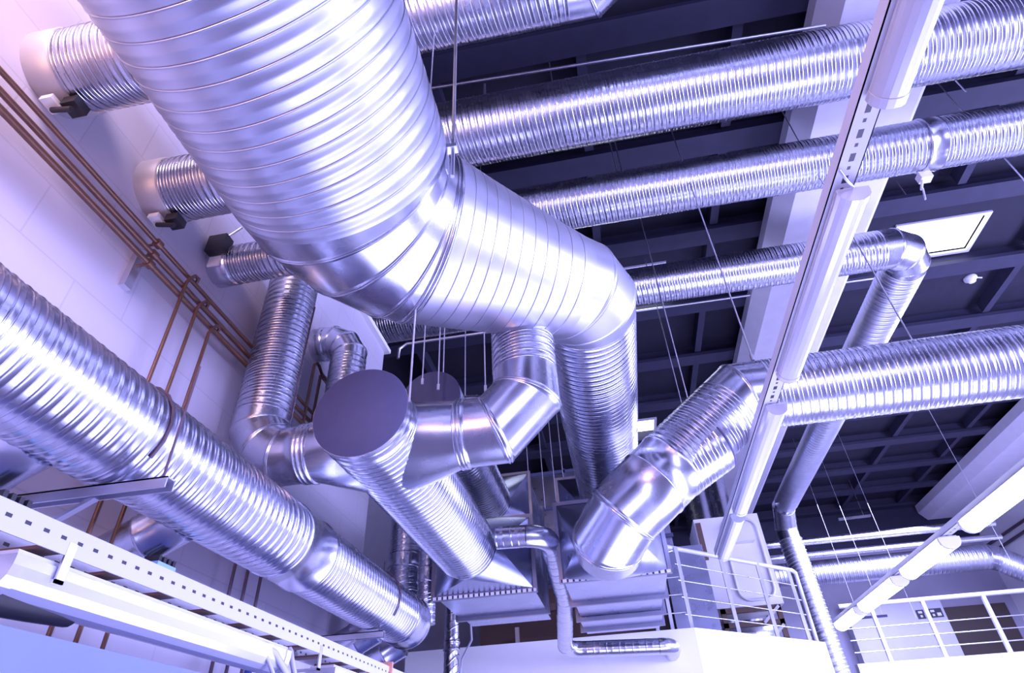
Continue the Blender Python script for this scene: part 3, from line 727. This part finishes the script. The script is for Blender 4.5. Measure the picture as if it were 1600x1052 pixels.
ca = thing('air_cabinet', 'pale cabinet with rounded door panel on a steel stand behind the railing', 'cabinet', (1.9, 10.3, 2.0))
def quad(px): return at(*px, Y=10.2)
k0, k1, k2, k3 = at(1100, 815, Y=10.2), at(1193, 808, Y=10.2), at(1213, 920, Y=10.2), at(1112, 930, Y=10.2)
cz0, cz1, cx0, cx1 = 2.02, 3.42, 1.42, 2.46
MB().box((cx0, 10.2, cz0), (cx1, 11.2, cz1)).build('casing', CREAM, ca)
dr = MB(); rad = .16; pts = []
for (x, z, a0) in ((cx1-.08, cz1-.08, 0), (cx0+.42, cz1-.08, PI/2), (cx0+.42, cz0+.08, PI), (cx1-.08, cz0+.08, 1.5*PI)):
    sxn = 1 if x > 2 else -1; szn = 1 if z > 2.6 else -1
    for q in range(6):
        an = a0+q/5*PI/2; pts.append((x-sxn*rad+rad*math.cos(an), z-szn*rad+rad*math.sin(an)))
mb = MB(); mb.tube([(x, 10.185, z) for x, z in pts]+[(pts[0][0], 10.185, pts[0][1])], .022, 8); mb.build('door_seal', RAILP, ca)
MB().box((cx0+.55, 10.05, 2.95), (cx0+.86, 10.2, 3.22)).build('junction_box', CREAM, ca)
MB().box((cx0+.02, 10.17, 2.75), (cx0+.10, 10.2, 3.35)).build('vent_strip', BROWN, ca)
st = thing('steel_stand', 'brown steel stand carrying the pale cabinet behind the railing', 'stand', (1.9, 10.3, 1.2))
for x in (cx0+.1, cx1-.12):
    for y in (10.25, 11.0): MB().box((x, y, PZ-.4), (x+.07, y+.07, cz0)).build('leg', BROWN, st)
for z in (1.5, 1.75, cz0-.07):
    MB().box((cx0+.1, 10.25, z), (cx1-.05, 10.31, z+.07)).build('crossbar', BROWN, st)
for z0_ in (1.52, 1.78): MB().bar((cx1-.35, 10.24, z0_), (cx1-.08, 10.24, z0_+.22), .03, .04).build('brace', RAILP, st)
MB().disc_stack((cx0+.55, 11.0, 1.75), (1, 0, 0), [(-.4, .001), (-.4, .2), (.4, .2), (.4, .001)], 32).build('fan_drum', SMOOTH, st)
# risers above the cabinet
for px, py, r, lb in ((1086, 775, .26, 'vertical silver duct rising behind the right plenum'), (1120, 772, .20, 'second vertical duct rising above the pale cabinet')):
    c = at(px, py, Y=11.6); t = thing('riser_duct', lb, 'duct', c)
    MB().disc_stack((c.x, 11.6, PZ), (0, 0, 1), [(0, r), (1.3, r), (1.31, r+.02), (1.36, r+.02), (1.37, r), (4.2, r)], 36).build('pipe', SMOOTH, t)
bx = MB(); c0 = at(1070, 920, Y=8.6); bx.box((c0.x-.2, 8.6, PZ-.3), (c0.x+.35, 9.2, c0.z+.55))
tag(bx.build('duct_casing', SHEET), 'dented sheet metal casing behind the railing corner post', 'casing')

# ------------------------------------------------------------------ far right bay
f = thing('far_duct', 'bright far duct with an elbow dipping at the right edge behind the glowing lights', 'duct', (5, 15.6, 3.75))
fz = at(1300, 893, Y=15.6).z; fx = at(1530, 862, Y=15.6).x
eb = MB(); a0, a1 = gores(eb, (fx+.2, 15.6, fz), (1, 0, 0), (.78, -.15, -.6), .5, 2, .27, seg=40)
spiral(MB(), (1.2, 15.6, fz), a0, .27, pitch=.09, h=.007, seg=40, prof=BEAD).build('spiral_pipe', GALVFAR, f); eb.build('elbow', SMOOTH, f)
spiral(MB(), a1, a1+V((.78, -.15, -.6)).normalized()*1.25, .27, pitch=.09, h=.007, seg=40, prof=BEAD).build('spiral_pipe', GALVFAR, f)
for dz, r, lb in ((.283, .085, 'upper bright pipe crossing the far bay above the far duct'), (.262, .055, 'thinner far pipe just under the upper bright pipe')):
    Y = 15.0; m_ = MB().tube([(2.2, Y, dz*Y), (8.6, Y, dz*Y)], r, 16); tag(m_.build('far_pipe', STEEL), lb, 'pipe')
fr = thing('railing', 'far railing with white posts on the distant parapet at lower right', 'railing', (5, 14.6, 1.64))
RZ = .187*14.62
for px in (1387, 1475, 1579): 
    c = at(px, 1018, Y=14.62); MB().box((c.x-.035, 14.6, 1.3), (c.x+.035, 14.67, RZ)).build('post', RAILP, fr)
MB().tube([(4.6, 14.63, RZ), (9.3, 14.63, RZ)], .045, 12).build('top_rail', RAILP, fr)
for k in range(3): MB().tube([(4.6, 14.63, 1.85+.22*k), (9.3, 14.63, 1.85+.22*k)], .012, 8).build('rail_wire', STEEL, fr)
Y = 17.2
x0, z0 = at(1345, 1020, Y=Y).x, 1.25; x1 = at(1478, 960, Y=Y).x; z1 = at(1440, 935, Y=Y).z
cab = thing('wall_panel', 'large pale equipment panel with two black printed signs on the far platform', 'panel', (x0, Y, 1.25))
MB().box((x0, Y, z0), (x1, 17.58, z1)).build('casing', RAILP, cab)
for px, py in ((1443, 960), (1462, 958)):
    c = at(px, py, Y=Y-.01); sgo = MB().box((c.x-.15, Y-.02, c.z-.10), (c.x+.15, Y, c.z+.10)).build('printed_sign', WARN, cab); g2 = MB()
    g2.box((c.x-.11, Y-.026, c.z+.02), (c.x-.02, Y-.02, c.z+.07)); g2.box((c.x+.02, Y-.026, c.z-.07), (c.x+.11, Y-.02, c.z+.0)); g2.box((c.x-.09, Y-.026, c.z-.07), (c.x-.04, Y-.02, c.z-.02))
    g2.build('sign_print', WHITE, sgo)
MB().box((x0+.3, Y-.03, z1-.35), (x0+.9, Y, z1-.30)).build('handle', DULL, cab)
x2, x3 = at(1488, 985, Y=17.55).x, at(1590, 985, Y=17.55).x
dk = MB().box((x2, 17.5, 1.25), (x3, 17.62, at(1530, 945, Y=17.5).z)); struct('door_1', dk, DARKGLASS)
pt = MB().tube([(at(1370, 1024, Y=15.1).x, 15.1, 1.37), (at(1450, 1012, Y=15.1).x, 15.1, 1.37), (at(1450, 1012, Y=15.1).x+.9, 15.1, 1.37)], .12, 20)
tag(pt.build('far_pipe', SMOOTH), 'stubby silver pipe lying low behind the far railing', 'pipe')
hp_ = thing('hanging_tray', 'thin bright tray hanging from wires under the far roof', 'tray', at(1335, 812, Y=15.5))
c = at(1310, 812, Y=15.5); d = at(1360, 806, Y=15.5); MB().bar(c, d, .06, .05).build('tray', STEEL, hp_)
for q in (c.lerp(d, .2), c.lerp(d, .8)): MB().tube([q, (q.x, q.y, 5.8)], .008, 6).build('wire', STEEL, hp_)
for px, lb in ((1545, 'upper'), (1558, 'lower')):
    c = at(px, 850 if px == 1545 else 858, X=9.5); m_ = MB().tube([(9.52, c.y-9, c.z), (9.52, 17.5, c.z)], .035, 10); tag(m_.build('wall_conduit', DARKPIPE), lb+' of two dark conduits along the far right wall', 'conduit')

# ------------------------------------------------------------------ hanger rods, conduits, detectors
def rodv(px, py, Y, zb, zt, lb, r=.006, mat=ZINC, foot=False):
    c = at(px, py, Y=Y); t = MB(); t.tube([(c.x, Y, zb), (c.x, Y, zt)], r, 8)
    if foot: t.disc_stack((c.x, Y, zb+.02), (0, 0, 1), [(-.025, r*2.2), (.025, r*2.2)], 8)
    return tag(t.build('hanger_rod', mat), lb, 'rod', 'hanger rods under the roof')
m_ = MB(); m_.tube([(hp.x, hp.y, 2.1), (hp.x, hp.y, 5.85)], .009, 10); tag(m_.build('hanger_rod', ZINC), 'thick rod holding the big duct at its bend, in front of the wide roof ducts', 'rod', 'hanger rods under the roof')
rodv(860, 110, 3.05, 5.06, 5.85, 'hanger rod above the wide roof duct just right of the big duct', foot=True)
rodv(957, 240, 3.92, 4.72, 5.85, 'left one of two hanger rods between the wide and slimmer roof ducts')
rodv(970, 260, 3.80, 4.70, 5.85, 'right one of two hanger rods between the wide and slimmer roof ducts', foot=True)
rodv(1140, 460, 3.75, 2.35, 5.85, 'long hanger rod slanting past the roof ducts to the branch duct elbow', foot=True)
rodv(1430, 540, 3.86, 2.36, 5.85, 'hanger rod meeting the bright branch duct on its right half', foot=True)
rodv(1047, 560, 6.3, 2.8, 5.85, 'upright rod beside the big duct tail, below the third roof duct')
rodv(1058, 560, 4.9, 2.0, 5.85, 'slanting rod just right of the upright rod by the branch elbow')
rodv(1340, 750, 11.6, 1.9, 5.85, 'long rod down the far bay between drop duct and glowing lights', .0035)
rodv(1478, 690, 8.5, 1.9, 5.85, 'long rod at right under the bright branch duct', .004)
rodv(1300, 760, 12.8, 2.2, 5.85, 'faint rod right of the far drop duct', .003)
rodv(1270, 770, 12.8, 2.2, 5.85, 'faint rod beside the far drop duct elbow', .003)
rodv(1525, 160, 3.6, 4.75, 5.85, 'hanger rod between the wide and slimmer roof ducts near the right edge')
rodv(1590, 270, 4.2, 4.0, 5.85, 'hanger rod below the slimmer roof duct at the right edge')
rodv(1270, 260, 4.6, 4.6, 5.3, 'dark wire across the concrete beam', .004, DARKPIPE)
rodv(1330, 180, 4.2, 4.2, 5.3, 'dark wire across the concrete beam beside the rail', .004, DARKPIPE)
rodv(642, 590, 2.07, 1.32, 5.85, 'rod passing in front of the grey end cap at its right rim', .005)
for px, Y, lb in ((663, 3.4, 'first thin rod above the second collector cap'), (687, 3.5, 'second thin rod above the second collector cap'), (694, 3.7, 'third thin rod above the second collector cap'), (727, 4.2, 'thin rod right of the second collector cap'), (757, 3.6, 'thin rod left of the shiny drop duct')):
    rodv(px, 540, Y, 2.3, 5.85, lb, .005, foot=True)
for px, Y, lb in ((822, 7.4, 'first faint wire in the gap under the shiny elbow'), (843, 7.6, 'second faint wire in the gap under the shiny elbow'), (860, 7.4, 'third faint wire beside the big duct tail'), (874, 7.6, 'fourth faint wire beside the big duct tail')):
    rodv(px, 690, Y, 2.9, 5.85, lb, .006)
c = at(463, 520, X=-1.6); m_ = MB(); m_.tube([at(492, 480, X=-1.55), at(473, 560, X=-1.55), at(453, 655, X=-1.55)], .005, 8); tag(m_.build('thin_wire', DARKPIPE), 'dark thin wire hanging right of the dark drop duct', 'wire')
# sprinkler conduits across the roof
Yc = 3.6; a = at(640, 143, Y=2.9); b = at(1290, 40, Y=2.9)
m_ = MB(); m_.tube([a, b], .014, 10); m_.tube([at(757, 132, Y=2.9), at(757, 141, Y=2.9)+V((0, 0, -.06))], .012, 8); tag(m_.build('roof_conduit', ZINC), 'thin pale conduit under the dark roof above the widest roof duct', 'conduit')
m_ = MB(); m_.tube([at(990, 487, Y=7.0), at(1180, 460, Y=7.0), at(1420, 428, Y=7.0)], .016, 10); tag(m_.build('roof_conduit', ZINC), 'thin white conduit under the third roof duct', 'conduit')
m_ = MB(); m_.tube([at(622, 560, Y=5.6), at(624, 545, Y=5.6), at(636, 537, Y=5.6), at(770, 518, Y=5.6)], .018, 10); tag(m_.build('roof_conduit', ZINC), 'bent conduit pipe under the roof left of the shiny drop duct', 'conduit')
c = at(1518, 438, Z=5.8); d = thing('smoke_detector', 'small round white detector on the dark roof near the rooflight', 'detector', c)
MB().disc_stack(c+V((0, 0, .05)), (0, 0, -1), [(0, .09), (.03, .09), (.05, .06), (.08, .05), (.08, .001)], 20).build('body', WHITE, d); MB().tube([c+V((.09, 0, .04)), c+V((.16, 0, .02))], .012, 8).build('clip', WHITE, d)
c = at(1445, 278, Z=4.235); d = thing('duct_sensor', 'small white sensor hanging under the slimmer roof duct near its coupling', 'sensor', c)
MB().box((c.x-.05, c.y-.04, c.z-.03), (c.x+.05, c.y+.04, c.z+.05)).build('housing', WHITE, d)
MB().tube([c+V((-.03, 0, -.02)), c+V((-.09, 0, -.14))], .012, 8).build('probe', CREAM, d); MB().tube([c+V((-.05, .03, -.10)), c+V((-.09, .03, -.24))], .009, 8).build('lead', ZINC, d)
